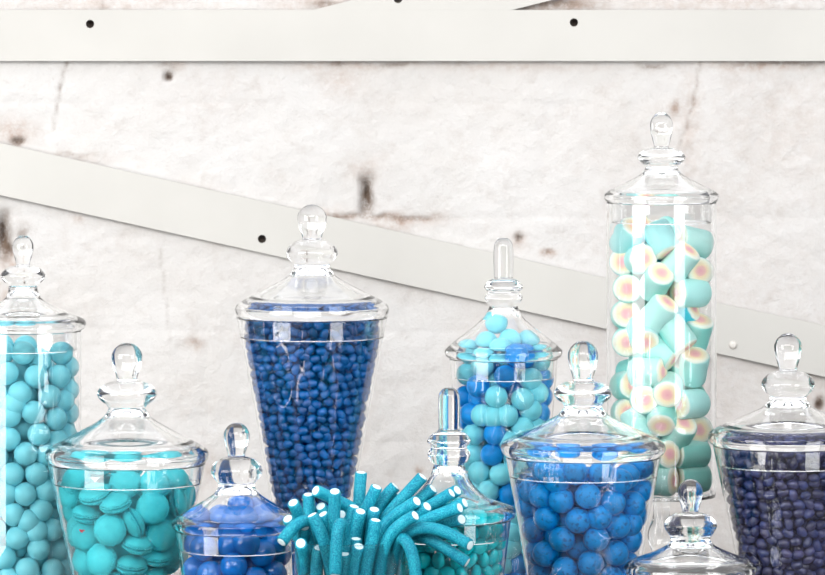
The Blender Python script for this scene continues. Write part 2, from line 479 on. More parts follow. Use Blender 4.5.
tag(so, 'small steel screw head in the slanting board, right of the marshmallow jar', 'screw')

tag(link('floor', box_mesh('floor', -1.6, 1.6, -2.0, 0.95, -0.05, 0.0), M_FLOOR), kind='structure')
tb = empty('table', (0, 0.1, 0))
tag(tb, 'dark table under all the glass jars', 'table')
def tpart(name, x0, x1, y0, y1, z0, z1):
    o = link(name, box_mesh(name, x0, x1, y0 - .1, y1 - .1, z0, z1, .003), M_TABLE, tb); return o
tpart('tabletop', -0.75, 0.75, -0.30, 0.42, TABLE_Z - .035, TABLE_Z)
for x in (-.70, .64):
    for y in (-.26, .32):
        tpart('leg', x, x + .06, y, y + .06, 0, TABLE_Z - .035)

# ---------------------------------------------------------------- glass jars
class Jar: pass

def make_jar(name, cx, y, R, top, kb, cb, rb, kr, cr, nr, body, label, knob='ball', dome='cone', foot_r=0.7, wall=1.5, knob2=1.0, group='lidded glass sweet jars'):
    """All numbers are pixels at the jar's own depth y; body = [(outer radius, row), ...] from rim to bowl bottom."""
    s = sc(y)
    base = pw(cx, 0, y); base.z = TABLE_Z
    root = empty(name, base)
    tag(root, label, 'jar', group)
    Zl = lambda py: CAM_Z - (py - HY) * s - TABLE_Z      # local height above the table
    P = lambda r, py: (r * s, Zl(py))
    bot_r, bot_y = body[-1]
    # bowl: outer wall down, round bottom to the stem ring; inner wall up
    sr = 9.0
    outer = [P(*p) for p in body]
    tabz = HY + (CAM_Z - TABLE_Z) / s
    stem_y = bot_y + 7
    rim0 = P(body[0][0] - wall, body[0][1]); rimt = P(body[0][0] - wall / 2, body[0][1] - .8)
    prof = [rim0, rimt, outer[0], outer[0]] + outer[1:-1] + [P(bot_r + (0.0), bot_y - 5), P(bot_r - 1.5, bot_y - 1), P(bot_r - 5, bot_y + 2), P(max(sr + 4, bot_r * .5), bot_y + 4.5), P(sr, stem_y)]
    prof = dense(prof, 4)
    inn = []
    k = len(body)
    for i, (r, py) in enumerate(body[:-1]): inn.append(P(r - wall, py))
    inn += [P(bot_r - wall, bot_y - 6), P(bot_r - wall - 1.5, bot_y - 3), P(bot_r - wall - 6, bot_y - 1), P(0.0001, bot_y - .5)]
    inn = dense(inn, 4); inn[-1] = (0.0, inn[-1][1])
    bowl = lathe('bowl', list(reversed(inn)) + prof[0:], 88)
    link('bowl', bowl, GLASS, root)
    # stem and foot (shares the ring at the stem)
    span = tabz - stem_y
    fr = bot_r * foot_r + 12
    kn = min(14.0, 9 + span * .12)
    fp = [P(sr, stem_y), P(sr * .95, stem_y + span * .10), P(kn, stem_y + span * .26), P(sr * .9, stem_y + span * .42), P(sr * .9, stem_y + span * .55), P(sr * 1.6, tabz - 9), P(fr * .7, tabz - 5), P(fr, tabz - 2.6), P(fr, tabz - 2.6), P(fr, tabz - .3), P(fr, tabz - .3), P(fr * .5, tabz - .6), P(0, tabz - .6)]
    link('foot', lathe('foot', dense(fp, 5), 72), GLASS, root)
    # lid
    pr = body[0][0] - wall - 2.5          # plug radius
    H = rb - cb - 0.19 * R                # dome height
    if dome == 'cone': tt = ((0, 0), (.08, .20), (.20, .35), (.45, .58), (.70, .79), (.85, .92))
    elif dome == 'tall': tt = ((0, 0), (.04, .22), (.10, .38), (.28, .57), (.55, .78), (.82, .94))
    else: tt = ((0, 0), (.05, .20), (.14, .42), (.32, .66), (.58, .85), (.80, .95))
    o_ = [P(nr + (R - nr) * a, cb + H * b) for a, b in tt]
    o_ += [P(R * .955, rb - .178 * R), P(R * .99, rb - .145 * R), P(R, rb - .105 * R), P(R * .995, rb - .065 * R), P(R * .975, rb - .028 * R), P(R * .95, rb - .4)]
    o_ = dense(o_, 5)
    th = 3.0
    low = [P(body[0][0] + .5, rb - .3), P(pr, rb - .3), P(pr, rb - .3), P(pr - .2, rb + 19), P(pr - .2, rb + 19), P(pr - 1.2, rb + 20), P(pr - 2.2, rb + 19), P(pr - 2.2, rb + 19), P(pr - 2.2, rb - 1), ]
    low = dense(low, 4)
    ii = []
    for a, b in reversed(tt[1:]):
        ii.append(P(min(nr + (R - nr) * a - th * .9, pr - 3), cb + H * b + th + .6))
    ii += [P(nr - 5, cb + 6), P(nr * .45, cb + 3.5), P(0, cb + 3.2)]
    ii = dense([P(pr - 2.4, rb - 5)] + ii, 4); ii[-1] = (0.0, ii[-1][1])
    lid = link('lid', lathe('lid', o_ + low + ii, 96), GLASS, root)
    # knob: collar ring and finial, joined to the lid along the neck ring
    hh = cb - kb
    col = [P(kr * .70, kb + .5), P(cr * .64, kb + hh * .09), P(cr * .87, kb + hh * .25), P(cr * .985, kb + hh * .42), P(cr * .985, kb + hh * .56), P(cr * .88, kb + hh * .73), P(max(cr * .70, nr * 1.06), kb + hh * .88), P(nr, cb)]
    if knob == 'ball':
        h = kb - top
        kp = [P(0, top), P(kr * .40, top + h * .036), P(kr * .76, top + h * .145), P(kr * .96, top + h * .28), P(kr, top + h * .40), P(kr * .93, top + h * .60), P(kr * .74, top + h * .84), P(kr * .66, top + h * .95), P(kr * .66, kb)]
    else:
        h = kb - top
        kp = [P(0, top), P(kr * .5, top + h * .02), P(kr * .86, top + h * .12), P(kr * .97, top + h * .26), P(kr, top + h * .6), P(kr * .96, top + h * .93), P(kr * .96, kb)]
        col = [P(kr * 1.0, kb + .6), P(cr * .80, kb + hh * .12), P(cr, kb + hh * .33), P(cr * .82, kb + hh * .50), P(cr * .98, kb + hh * .70), P(cr * .86, kb + hh * .90), P(nr, cb)]
    kprof = dense(kp, 6) + dense(col, 6)[1:]
    link('knob', lathe('knob', kprof, 64), GLASS, lid)
    J = Jar()
    J.root, J.s, J.y, J.cx, J.base = root, s, y, cx, base
    bb = [(r - wall - .4, py) for r, py in body]
    def rin(z):                        # inner radius (m) at local height z
        py = HY + (CAM_Z - TABLE_Z - z) / s
        r = np.interp(py, [p[1] for p in bb], [p[0] for p in bb])
        r = np.where(py < rb + 21, np.minimum(r, pr - 2.8), r)
        up = np.interp(py, [cb + 6, rb - .17 * R], [nr - 6, pr - 7])
        r = np.where(py < rb - .17 * R, up, r)
        return r * s
    J.rin = rin
    J.zb = Zl(bot_y - 1.5); J.Zl = Zl; J.rb = rb
    return J

J1 = make_jar('glass_jar', 23, 0.22, 63, 235, 265, 287, 330, 10.5, 22.5, 14, [(58.5, 331), (58.5, 460), (58, 560), (57, 600)], 'tall straight glass jar of pale turquoise balls cut by the left edge', dome='tall', foot_r=.75)
J2 = make_jar('glass_jar', 127, 0.09, 82, 342.5, 380, 408, 463, 15.4, 30, 18, [(78.5, 464), (67, 520), (55, 575), (47, 607)], 'wide tapered glass jar filled with turquoise macarons')
J3 = make_jar('glass_jar', 236.5, -0.02, 65, 422.5, 456, 486, 530, 13, 26, 18, [(60.5, 531), (57, 560), (51, 608)], 'small squat glass jar of glossy deep blue balls left of the sour straws', foot_r=.7)
J4 = make_jar('glass_jar', 312, 0.25, 77, 204.5, 239, 267, 317, 14.6, 26, 17.5, [(75.5, 318), (58, 408), (41.5, 500), (27, 586)], 'tall narrow tapered glass jar of small dark blue jelly beans', foot_r=1.2)
J6 = make_jar('glass_jar', 449, -0.02, 67, 387.5, 430, 464, 519, 11, 22, 15, [(62, 520), (56.5, 565), (51, 608)], 'glass jar of teal gummy sweets with a finger knob, behind the straws', knob='finger', dome='trumpet')
J7 = make_jar('glass_jar', 503.5, 0.25, 59, 238, 278, 306, 358, 10, 19.5, 14, [(54.5, 359), (50.5, 410), (44.5, 490), (38, 590)], 'glass jar of mixed light and dark blue balls with a finger knob', knob='finger', foot_r=.9)
J8 = make_jar('glass_jar', 583, 0.09, 82.5, 340.5, 380, 407, 456, 15.3, 29, 19, [(78, 457), (67, 515), (57, 575), (51, 608)], 'wide tapered glass jar of bright blue balls in front of the marshmallows')
J9 = make_jar('glass_jar', 661.5, 0.27, 57.5, 112, 147, 168, 202.5, 11.5, 24, 16, [(55, 203), (55, 300), (55, 400), (54.5, 494)], 'tallest straight glass jar, stacked with mint marshmallows', foot_r=.75)
J10 = make_jar('glass_jar', 690.5, -0.06, 66.5, 479, 512, 540, 575, 12.4, 26.5, 19.5, [(62, 576), (58, 600), (54, 625)], 'low glass jar in the front row, only its clear lid in view')
J11 = make_jar('glass_jar', 788, 0.15, 80, 333, 370, 399, 445, 14, 27, 18, [(75, 446), (60, 520), (47, 585), (40, 610)], 'wide tapered glass jar of navy jelly beans by the right edge')

# tumbler for the straws
def make_tumbler():
    cx, y = 348.5, -0.12
    s = sc(y); base = pw(cx, 0, y); base.z = TABLE_Z
    Zl = lambda py: CAM_Z - (py - HY) * s - TABLE_Z
    P = lambda r, py: (r * s, Zl(py))
    tabz = HY + (CAM_Z - TABLE_Z) / s
    inn = dense([P(55.6, 540), P(54, 580), P(50, tabz - 14), P(46, tabz - 8), P(20, tabz - 7), P(0.0001, tabz - 7)], 4); inn[-1] = (0, inn[-1][1])
    out = [P(56.5, 539.3), P(57.4, 540), P(57.4, 540), P(56, 580), P(52.5, tabz - 5), P(51, tabz - 1), P(49, tabz - .2), P(49, tabz - .2), P(0, tabz - .2)]
    me = lathe('drinking_glass', list(reversed(inn)) + dense(out, 4), 88)
    o = link('drinking_glass', me, GLASS); o.location = base
    tag(o, 'open clear drinking glass holding the sugared teal straws', 'glass')
    return base, s, Zl, tabz
T_BASE, T_S, T_Z, T_TAB = make_tumbler()

# ---------------------------------------------------------------- packing
def relax(Pn, r, anchor, w, J, iters=160, grav=0.0, ztop=None):
    """Push overlapping balls apart inside the jar (local coordinates); anchored ones are drawn back to their spots."""
    n = len(Pn)
    iu = np.triu_indices(n, 1)
    rs = (r[iu[0]] + r[iu[1]])
    for it in range(iters):
        d = Pn[iu[0]] - Pn[iu[1]]
        L = np.sqrt((d * d).sum(1)) + 1e-9
        ov = rs - L
        hit = ov > 0
        if hit.any():
            a, b = iu[0][hit], iu[1][hit]
            u = d[hit] / L[hit, None] * ov[hit, None]
            wa = w[a] / (w[a] + w[b]); wb = 1 - wa
            corr = np.zeros_like(Pn); cnt = np.zeros(n)
            np.add.at(corr, a, u * wa[:, None]); np.add.at(corr, b, -u * wb[:, None])
            np.add.at(cnt, a, 1); np.add.at(cnt, b, 1)
            Pn += corr / np.maximum(1, cnt * .55)[:, None]
        if grav and it < iters - 40: Pn[:, 2] -= grav * w
        if it < iters - 6:
            k = (w < .5)
            Pn[k] += (anchor[k] - Pn[k]) * .35
        rho = np.hypot(Pn[:, 0], Pn[:, 1]) + 1e-9
        lim = J.rin(Pn[:, 2]) - r * 1.02
        lim = np.maximum(lim, 1e-4)
        f = np.minimum(1, lim / rho)
        Pn[:, 0] *= f; Pn[:, 1] *= f
        Pn[:, 2] = np.maximum(Pn[:, 2], J.zb + r)
        if ztop is not None:
            m = w > .5
            Pn[m, 2] = np.minimum(Pn[m, 2], ztop)
    return Pn

def place_front(J, spots, r):
    """Spots (px, py[, depth 0 front .. 1 axis .. 2 back]) to local positions against the glass."""
    out = []
    for sp in spots:
        px, py = sp[0], sp[1]; dep = sp[2] if len(sp) > 2 else 0
        dx = (px - J.cx) * J.s
        z = float(J.Zl(py))
        yy = 0.0
        for _ in range(3):
            lim = max(float(J.rin(np.array(z))) - r * 1.02, 1e-4)
            dxc = max(-lim * .995, min(lim * .995, dx * (J.y + D + yy) / (J.y + D)))
            yy = -math.sqrt(lim * lim - dxc * dxc) * (1 - dep)
            z = CAM_Z - (py - HY) * (D + J.y + yy) / F - TABLE_Z
        out.append((dxc, yy, z))
    return np.array(out)

def visible(Pw, r, thresh=3, shrink=0.92):
    """How many pixels of each ball show among the balls themselves, from the camera and from a step to each side."""
    n = len(Pw)
    best = np.zeros((3, n), int)
    for v, off in enumerate((0.0, -0.9, 0.9)):
        px = 412.5 + (Pw[:, 0] - off) * F / (D + Pw[:, 1]) ; py = HY + (CAM_Z - Pw[:, 2]) * F / (D + Pw[:, 1])
        px = px - px.min() + 40; py = py - py.min() + 40
        buf = -np.ones((int(py.max()) + 60, int(px.max()) + 60), int)
        yy, xx = np.mgrid[0:buf.shape[0], 0:buf.shape[1]]
        for i in np.argsort(-Pw[:, 1]):
            R = r[i] * F / (D + Pw[i, 1]) * shrink
            x0, x1, y0, y1 = int(px[i] - R - 1), int(px[i] + R + 2), int(py[i] - R - 1), int(py[i] + R + 2)
            sub = (xx[y0:y1, x0:x1] - px[i]) ** 2 + (yy[y0:y1, x0:x1] - py[i]) ** 2 <= R * R
            buf[y0:y1, x0:x1][sub] = i
        best[v] = np.bincount(buf[buf >= 0], minlength=n)
    return best

def ball_mesh(name, r, mat, seed, rough=.012):
    bm = bmesh.new()
    bmesh.ops.create_icosphere(bm, subdivisions=4, radius=r)
    g = random.Random(seed)
    k = [Vector((g.uniform(-1, 1), g.uniform(-1, 1), g.uniform(-1, 1))).normalized() for _ in range(5)]
    for v in bm.verts:
        d = v.co.normalized()
        v.co *= 1 + rough * sum(math.sin(3 * d.dot(q) + i) for i, q in enumerate(k)) / 2.2
    me = bpy.data.meshes.new(name); bm.to_mesh(me); bm.free()
    me.polygons.foreach_set('use_smooth', [True] * len(me.polygons))
    me.materials.append(mat)
    return me

def fill_jar(J, spots, rpx, z_top_py, n_extra, seed, hi=1.5):
    g = np.random.default_rng(seed)
    r = rpx * J.s
    A = place_front(J, spots, r)
    zt = float(J.Zl(z_top_py))
    z = J.zb + r + (zt - J.zb - r) * g.random(n_extra)
    lim = J.rin(z) - r
    rho = lim * np.sqrt(g.random(n_extra)); th = 2 * PI * g.random(n_extra)
    B = np.stack([rho * np.cos(th), rho * np.sin(th), z], 1)
    Pn = np.vstack([A, B])
    w = np.array([.02] * len(A) + [1.0] * n_extra)
    rr = np.full(len(Pn), r)
    Pn = relax(Pn, rr, np.vstack([A, B]).copy(), w, J, 220, 0.0003, zt)
    world = Pn + np.array(J.base)
    return world, rr, len(A)

def copy_at(o, loc, rot=None):
    c = o.copy(); COL.objects.link(c); c.location = loc
    if rot is not None: c.rotation_euler = rot
    return c

def tuck(J, loc, rot, me_pts, clear=0.0006):
    """Slide a solid towards the jar's axis until none of its points pokes into the glass."""
    m = np.array(rot.to_matrix()); q = me_pts @ m.T
    p = np.array(loc, float)
    for _ in range(12):
        w = q + p
        over = (np.hypot(w[:, 0], w[:, 1]) - (J.rin(w[:, 2]) - clear)).max()
        low = (J.zb + clear - w[:, 2]).max()
        if over <= 0 and low <= 0: break
        if over > 0:
            rho = math.hypot(p[0], p[1]) + 1e-9
            p[:2] *= max(0.0, 1 - (over + 1e-4) / rho)
        if low > 0: p[2] += low
    return p
def rand_rot(g): return Euler((g.uniform(0, 6.28), g.uniform(0, 6.28), g.uniform(0, 6.28)))

def put_balls(name, Pw, rr, protos, labels, group, cat, pick, special=None):
    g = random.Random(len(Pw))
    vis = visible(Pw, rr)
    px = 412.5 + Pw[:, 0] * F / (D + Pw[:, 1]); py = HY + (CAM_Z - Pw[:, 2]) * F / (D + Pw[:, 1])
    keep = ((vis[0] >= 4) | (vis.max(0) >= 60)) & (py < 592) & (px > -14)
    out = []
    for i in range(len(Pw)):
        if not keep[i]: continue
        k = pick(i)
        me = g.choice(protos[k])
        o = bpy.data.objects.new(name, me); COL.objects.link(o)
        o.location = Pw[i]; o.rotation_euler = rand_rot(g)
        tag(o, labels[k], cat, group[k])
        if special and i in special: tag(o, special[i])
        out.append(o)
    return out

# --- pale turquoise balls in the tall jar at the left edge
s1 = [(26.5, 348.5, .6), (39.8, 360.4, .35), (61.5, 355, .2), (10.9, 373.5), (39.1, 374.6), (60.9, 374.5), (70, 371.3, .8), (24, 392.6), (51.7, 396.3), (69, 391, .6), (0, 396.3), (13, 415.2), (35.9, 412.2),
      (57.6, 418.7), (70, 412.6, .7), (26, 428, .5), (12.4, 439), (41.3, 434.3), (66, 433, .5), (29.6, 453.5), (2, 457), (16.3, 474.3), (39, 474.3), (28.7, 493.5), (-5, 485), (10, 497, .45), (43.5, 509.8), (17.8, 513.5),
      (-1, 529), (33.7, 526, .5), (54, 530), (22, 537.6), (41.3, 548.5), (8, 558), (31, 568.5), (55, 570), (58, 473), (60, 497, .2), (58, 550, .5), (4, 347, .5), (-10, 362, .2), (-12, 385), (-16, 410), (-12, 434), (-20, 455), (-10, 511, .1), (-14, 545)]
Pw, rr, na = fill_jar(J1, s1, 11.7, 350, 205, 1)
pm = [ball_mesh('gumball', 11.7 * J1.s, M_PALE, i) for i in range(4)]
put_balls('gumball', Pw, rr, {0: pm}, {0: 'pale turquoise ball sweet inside the tall jar at the left edge'}, {0: 'pale turquoise balls in the tall left jar'}, 'sweet', lambda i: 0,
          {0: 'pale turquoise ball sweet on top of the pile in the tall left jar', 2: 'topmost pale turquoise ball sweet beside the right wall of the tall left jar'})

# --- bright blue balls
c8 = lambda x, y: (500 + x * .2174, 450 + y * .2174)
s8 = [c8(205, 105) + (.12,), c8(333, 105) + (.1,), c8(458, 110) + (.1,), c8(575, 120) + (.25,), c8(140, 205) + (.25,), c8(275, 230), c8(397, 210), c8(508, 242), c8(605, 250) + (.05,), c8(655, 195) + (.6,), c8(210, 310), c8(355, 322), c8(535, 347),
      c8(630, 305) + (.5,), c8(280, 408), c8(433, 405), c8(135, 370) + (.4,), c8(600, 410) + (.15,), c8(205, 475) + (.02,), c8(355, 445) + (.5,), c8(525, 473), c8(135, 470) + (.5,), c8(410, 520), c8(293, 552), c8(505, 592), c8(590, 500) + (.3,),
      c8(165, 555) + (.25,), c8(110, 270) + (.6,), c8(430, 300) + (.5,), c8(625, 430) + (.55,), c8(180, 40) + (.7,), c8(310, 38) + (.9,), c8(478, 30) + (.5,)]
Pw, rr, na = fill_jar(J8, s8, 13.0, 460, 82, 2)
pm = [ball_mesh('gumball', 13.0 * J8.s, M_BLUE, 10 + i) for i in range(4)]
put_balls('gumball', Pw, rr, {0: pm}, {0: 'bright blue mottled ball sweet in the wide jar before the marshmallows'}, {0: 'bright blue balls in the wide right jar'}, 'sweet', lambda i: 0)

# --- mixed balls
a7 = lambda x, y, *d: (440 + x * .1576, 320 + y * .1576) + d
b7 = lambda x, y, *d: (440 + x * .1738, 400 + y * .1738) + d
s7 = [(a7(362, 70, .8), 0), (a7(280, 150, .7), 0), (a7(460, 135, .8), 0), (a7(378, 195, .35), 0), (a7(190, 195, .8), 0), (a7(530, 235, .5), 1), (a7(605, 175, 1.), 0), (a7(650, 280, .6), 0), (a7(165, 330, .5), 0), (a7(265, 315, .15), 0),
      (a7(410, 360), 1), (a7(570, 378), 0), (a7(665, 395, .3), 1), (a7(215, 455), 1), (a7(352, 493), 0), (a7(523, 500), 0), (a7(635, 525, .2), 1), (a7(150, 540, .6), 1),
      (b7(243, 88), 0), (b7(380, 93), 0), (b7(475, 165), 0), (b7(195, 205, .2), 0), (b7(315, 210), 1), (b7(310, 310), 1), (b7(200, 310, .25), 0), (b7(225, 410), 0), (b7(340, 425), 0), (b7(300, 500), 0), (b7(375, 535), 1), (b7(155, 75, .3), 1),
      (b7(570, 40, .4), 1), (b7(585, 115, .3), 0), (b7(490, 262), 1), (b7(560, 190, .3), 1), (b7(430, 330), 0), (b7(215, -28, .35), 1), (b7(470, 80, .5), 1)]
k7 = [k for _, k in s7]
Pw, rr, na = fill_jar(J7, [p for p, _ in s7], 11.4, 350, 155, 3)
pa = [ball_mesh('gumball', 11.4 * J7.s, M_AQUA, 20 + i) for i in range(3)]
pb = [ball_mesh('gumball', 11.4 * J7.s, M_ROYAL, 30 + i) for i in range(3)]
g7 = random.Random(5); rk = [g7.choice((0, 0, 1)) for _ in range(400)]
put_balls('gumball', Pw, rr, {0: pa, 1: pb}, {0: 'light aqua ball sweet among darker blue ones in the mixed jar', 1: 'darker blue ball sweet among aqua ones in the mixed jar'},
          {0: 'aqua balls in the mixed jar', 1: 'darker blue balls in the mixed jar'}, 'sweet', lambda i: k7[i] if i < na else rk[i],
          {0: 'light aqua ball sweet at the very top of the mixed jar', 3: 'light aqua ball sweet in the middle of the mixed jar, level with its lid rim',
           10: 'large darker blue ball sweet just under the mixed jar lid, at its middle', 22: 'speckled darker blue ball sweet, upper of two touching the lid of the bright blue jar'})

# --- deep blue glossy balls
c3 = lambda x, y, *d: (165 + x * .1652, 480 + y * .1652) + d
s3 = [c3(470, 185, .9), c3(320, 240, .9), c3(205, 275, .5), c3(380, 295, .35), c3(540, 280, .4), c3(610, 230, 1.1), c3(690, 275, .7), c3(275, 425, .1), c3(150, 400, .6), c3(390, 380, .25), c3(425, 490), c3(590, 430, .1),
      c3(285, 560), c3(540, 600), c3(665, 550, .1), c3(165, 525, .35), c3(720, 460, .6), c3(420, 660), c3(200, 680), c3(680, 690)]
Pw, rr, na = fill_jar(J3, s3, 13.6, 518, 24, 4)
pm = [ball_mesh('gumball', 13.6 * J3.s, M_DEEP, 40 + i, .03) for i in range(4)]
put_balls('gumball', Pw, rr, {0: pm}, {0: 'glossy deep blue ball sweet in the small squat jar'}, {0: 'deep blue balls in the small jar'}, 'sweet', lambda i: 0,
          {0: 'glossy deep blue ball sweet at the top of the pile in the small squat jar'})

# --- teal gummies: flat round drops
def gummy_mesh(i, r):
    g = random.Random(i)
    bm = bmesh.new(); bmesh.ops.create_icosphere(bm, subdivisions=3, radius=r)
    for v in bm.verts:
        v.co.z *= .62
        v.co *= 1 + .05 * math.sin(v.co.x / r * 3 + g.random() * 6)
    me = bpy.data.meshes.new('gummy_drop'); bm.to_mesh(me); bm.free()
    me.polygons.foreach_set('use_smooth', [True] * len(me.polygons)); me.materials.append(M_TEAL)
    return me
def shell_fill(J, rpx, py0, py1, layers, gap=1.0, seed=0, jit=.18, caps=True):
    """Staggered rings of sweets against the wall, then rings further in, and a closed top layer."""
    g = np.random.default_rng(seed)
    r = rpx * J.s
    out = []
    z1, z0 = float(J.Zl(py0)), float(J.Zl(py1))
    dz = r * 1.72 * gap
    for L in range(layers):
        z = z1 - r - (L % 2) * dz * .5
        k = 0
        while z > max(z0, J.zb + r):
            R = float(J.rin(np.array(z))) - r * (1.05 + 1.7 * L)
            if R > r * .6:
                n = max(3, int(2 * PI * R / (r * 2.0 * gap)))
                a = (np.arange(n) + .5 * (k % 2) + g.random() * .3) / n * 2 * PI + g.normal(0, jit * r / R * .6, n)
                rj = R - np.abs(g.normal(0, jit * r * .4, n))
                out.append(np.stack([rj * np.cos(a), rj * np.sin(a), z + g.normal(0, jit * r, n)], 1))
            z -= dz; k += 1
    if caps:
        R = float(J.rin(np.array(z1))) - r * (1.0 + 1.7 * layers)
        n = int((R / r) ** 2 * .8)
        for i in range(max(n, 0)):
            q = R * math.sqrt((i + .5) / n); a = i * 2.39996
            out.append(np.array([[q * math.cos(a), q * math.sin(a), z1 - r + g.normal(0, r * .2)]]))
    return np.vstack(out)
P6 = shell_fill(J6, 8.2, 508, 604, 2, .92, 6, .25)
P6 = relax(P6, np.full(len(P6), 7.6 * J6.s), P6.copy(), np.ones(len(P6)), J6, 60)
Pw = P6 + np.array(J6.base)
vis = visible(Pw, np.full(len(Pw), 7.6 * J6.s))
gm = [gummy_mesh(i, 8.6 * J6.s) for i in range(3)]
g6 = random.Random(8)
for i in range(len(Pw)):
    if vis[:, i].max() < 4: continue
    o = bpy.data.objects.new('gummy_drop', g6.choice(gm)); COL.objects.link(o); o.location = Pw[i]; o.rotation_euler = rand_rot(g6)
    tag(o, 'teal gummy drop in the jar behind the straws', 'sweet', 'teal gummy drops in the finger-knob jar')

# --- jelly beans
def bean_mesh(name, i, a, b, c, mat, seg=14, rings=9):
    verts, faces = [], []
    g = random.Random(i)
    bend = .16 + .08 * g.random()
    for r_ in range(rings + 1):
        t = PI * r_ / rings
        for k in range(seg):
            p = 2 * PI * k / seg
            x = a * math.cos(t); rad = math.sin(t) ** .85 if 0 < r_ < rings else 0
            y = b * rad * math.cos(p); z = c * rad * math.sin(p)
            y += bend * b * (1 - (x / a) ** 2) - bend * b * .5
            verts.append((x, y, z))
    for r_ in range(rings):
        for k in range(seg):
            k2 = (k + 1) % seg
            faces.append((r_ * seg + k, r_ * seg + k2, (r_ + 1) * seg + k2, (r_ + 1) * seg + k))
    bm = bmesh.new()
    vs = [bm.verts.new(v) for v in verts]
    for f in faces:
        try: bm.faces.new([vs[q] for q in f])
        except ValueError: pass
    bmesh.ops.remove_doubles(bm, verts=bm.verts[:], dist=a * .01)
    bmesh.ops.recalc_face_normals(bm, faces=bm.faces[:])
    me = bpy.data.meshes.new(name); bm.to_mesh(me); bm.free()
    me.polygons.foreach_set('use_smooth', [True] * len(me.polygons)); me.materials.append(mat)
    return me

def beans(J, name, rpx, py0, py1, mat, label, group, stuff_name, stuff_label, seed):
    g = random.Random(seed)
    P = shell_fill(J, rpx, py0, py1, 3, 1.0, seed, .30)
    n = len(P); r = rpx * J.s
    Pw = P + np.array(J.base)
    vis = visible(Pw, np.full(n, r), shrink=1.0)[0].astype(float)
    Rw = P[:, 0] / np.maximum(J.rin(P[:, 2]), 1e-4)
    py = HY + (CAM_Z - Pw[:, 2]) * F / (D + Pw[:, 1]); px = 412.5 + Pw[:, 0] * F / (D + Pw[:, 1])
    # what stands in front, and the frame
    vis[(py > 575) | (px > 829) | (px < -4)] *= 0.01
    order = np.argsort(-vis)
    ind = set(order[:300].tolist())
    protos = [bean_mesh(name, i, 1.16 * r, .88 * r, .86 * r, mat) for i in range(4)]
    low = [bean_mesh(name + '_low', i, 1.16 * r, .88 * r, .86 * r, mat, 10, 6) for i in range(2)]
    low_pts = np.array([v.co[:] for v in low[0].vertices]) * 1.02
    sv, sf = [], []
    for i in range(n):
        # long axis mostly along the wall, any way round it
        ang = math.atan2(P[i, 1], P[i, 0])
        rot = (Matrix.Rotation(ang + PI / 2 + g.gauss(0, .45), 3, 'Z') @ Matrix.Rotation(g.gauss(0, .55), 3, 'Y') @ Matrix.Rotation(g.uniform(0, 6.28), 3, 'X')).to_euler()
        Pw[i] = tuck(J, P[i], rot, low_pts, .0003) + np.array(J.base)
        if i in ind:
            o = bpy.data.objects.new(name, g.choice(protos)); COL.objects.link(o)
            o.location = Pw[i]; o.rotation_euler = rot
            tag(o, label, 'jelly bean', group)
        else:
            me = low[i % 2]; m = rot.to_matrix(); b0 = len(sv)
            sv += [m @ v.co + Vector(Pw[i]) for v in me.vertices]
            sf += [tuple(b0 + q for q in p.vertices) for p in me.polygons]
    so = link(stuff_name, mesh(stuff_name, sv, sf), mat)
    tag(so, stuff_label, 'jelly beans', group, 'stuff')
beans(J4, 'blue_jelly_bean', 5.1, 314, 560, M_BEAN, 'small dark blue jelly bean in the tall narrow tapered jar', 'dark blue jelly beans', 'blue_jelly_bean_fill', 'dark blue jelly beans filling the rest of the tall narrow tapered jar', 11)
beans(J11, 'navy_jelly_bean', 5.7, 444, 590, M_NAVY, 'navy jelly bean in the wide jar by the right edge', 'navy jelly beans', 'navy_jelly_bean_fill', 'navy jelly beans filling the rest of the wide jar by the right edge', 12)

# --- macarons
MR = 15.6 * J2.s
def ruff(a, r, z):
    if r > MR * .93: return 1 + .035 * math.sin(23 * a + 60 * z / MR) + .03 * math.sin(37 * a + 1) + .02 * math.sin(9 * a + 2)
    return 1
shell_me = lathe('shell', dense([(0, MR * .56), (MR * .45, MR * .53), (MR * .78, MR * .40), (MR * .92, MR * .26), (MR * .94, MR * .20), (MR * .925, MR * .18), (MR * .925, MR * .18), (MR * 1.0, MR * .16), (MR * 1.01, MR * .11), (MR * .97, MR * .075), (MR * .97, MR * .075), (0, MR * .07)], 4), 120, ruff)
shell_me.materials.append(M_MAC)
fill_me = lathe('filling', dense([(0, MR * .07), (MR * .80, MR * .07), (MR * .84, 0), (MR * .80, -MR * .07), (0, -MR * .07)], 3), 48)
fill_me.materials.append(M_MACFILL)
m_red = paint_mat('red_food_mark', (190, 40, 60), 0.6, 0)
def macaron(loc, nrm, label, group='turquoise macarons in the wide left jar', mark=False):
    r = empty('macaron', loc)
    q = Vector(nrm).normalized().to_track_quat('Z', 'Y')
    r.rotation_euler = q.to_euler()
    tag(r, label, 'macaron', group)
    a = link('shell', shell_me, None, r)
    b = link('shell', shell_me, None, r); b.rotation_euler = (PI, 0, 1.0)
    link('filling', fill_me, None, r)
    if mark:
        v, f = [], []
        for (u, w, k) in ((0, 0, .11), (.13, .03, .07), (-.10, .06, .06), (.06, -.08, .05), (.21, .01, .04)):
            b0 = len(v)
            for t in range(10):
                x_, y_ = MR * (-.10 + u + k * math.cos(t * .628)), MR * (.25 + w + k * .7 * math.sin(t * .628))
                rr_ = math.hypot(x_, y_) / MR
                v.append((x_, y_, MR * (.565 - .16 * rr_ ** 2)))
            f.append(tuple(range(b0, b0 + 10)))
        link('mark', mesh('mark', v, f), m_red, r)
    return r
c2 = lambda x, y: (40 + x * .2174, 450 + y * .2174)
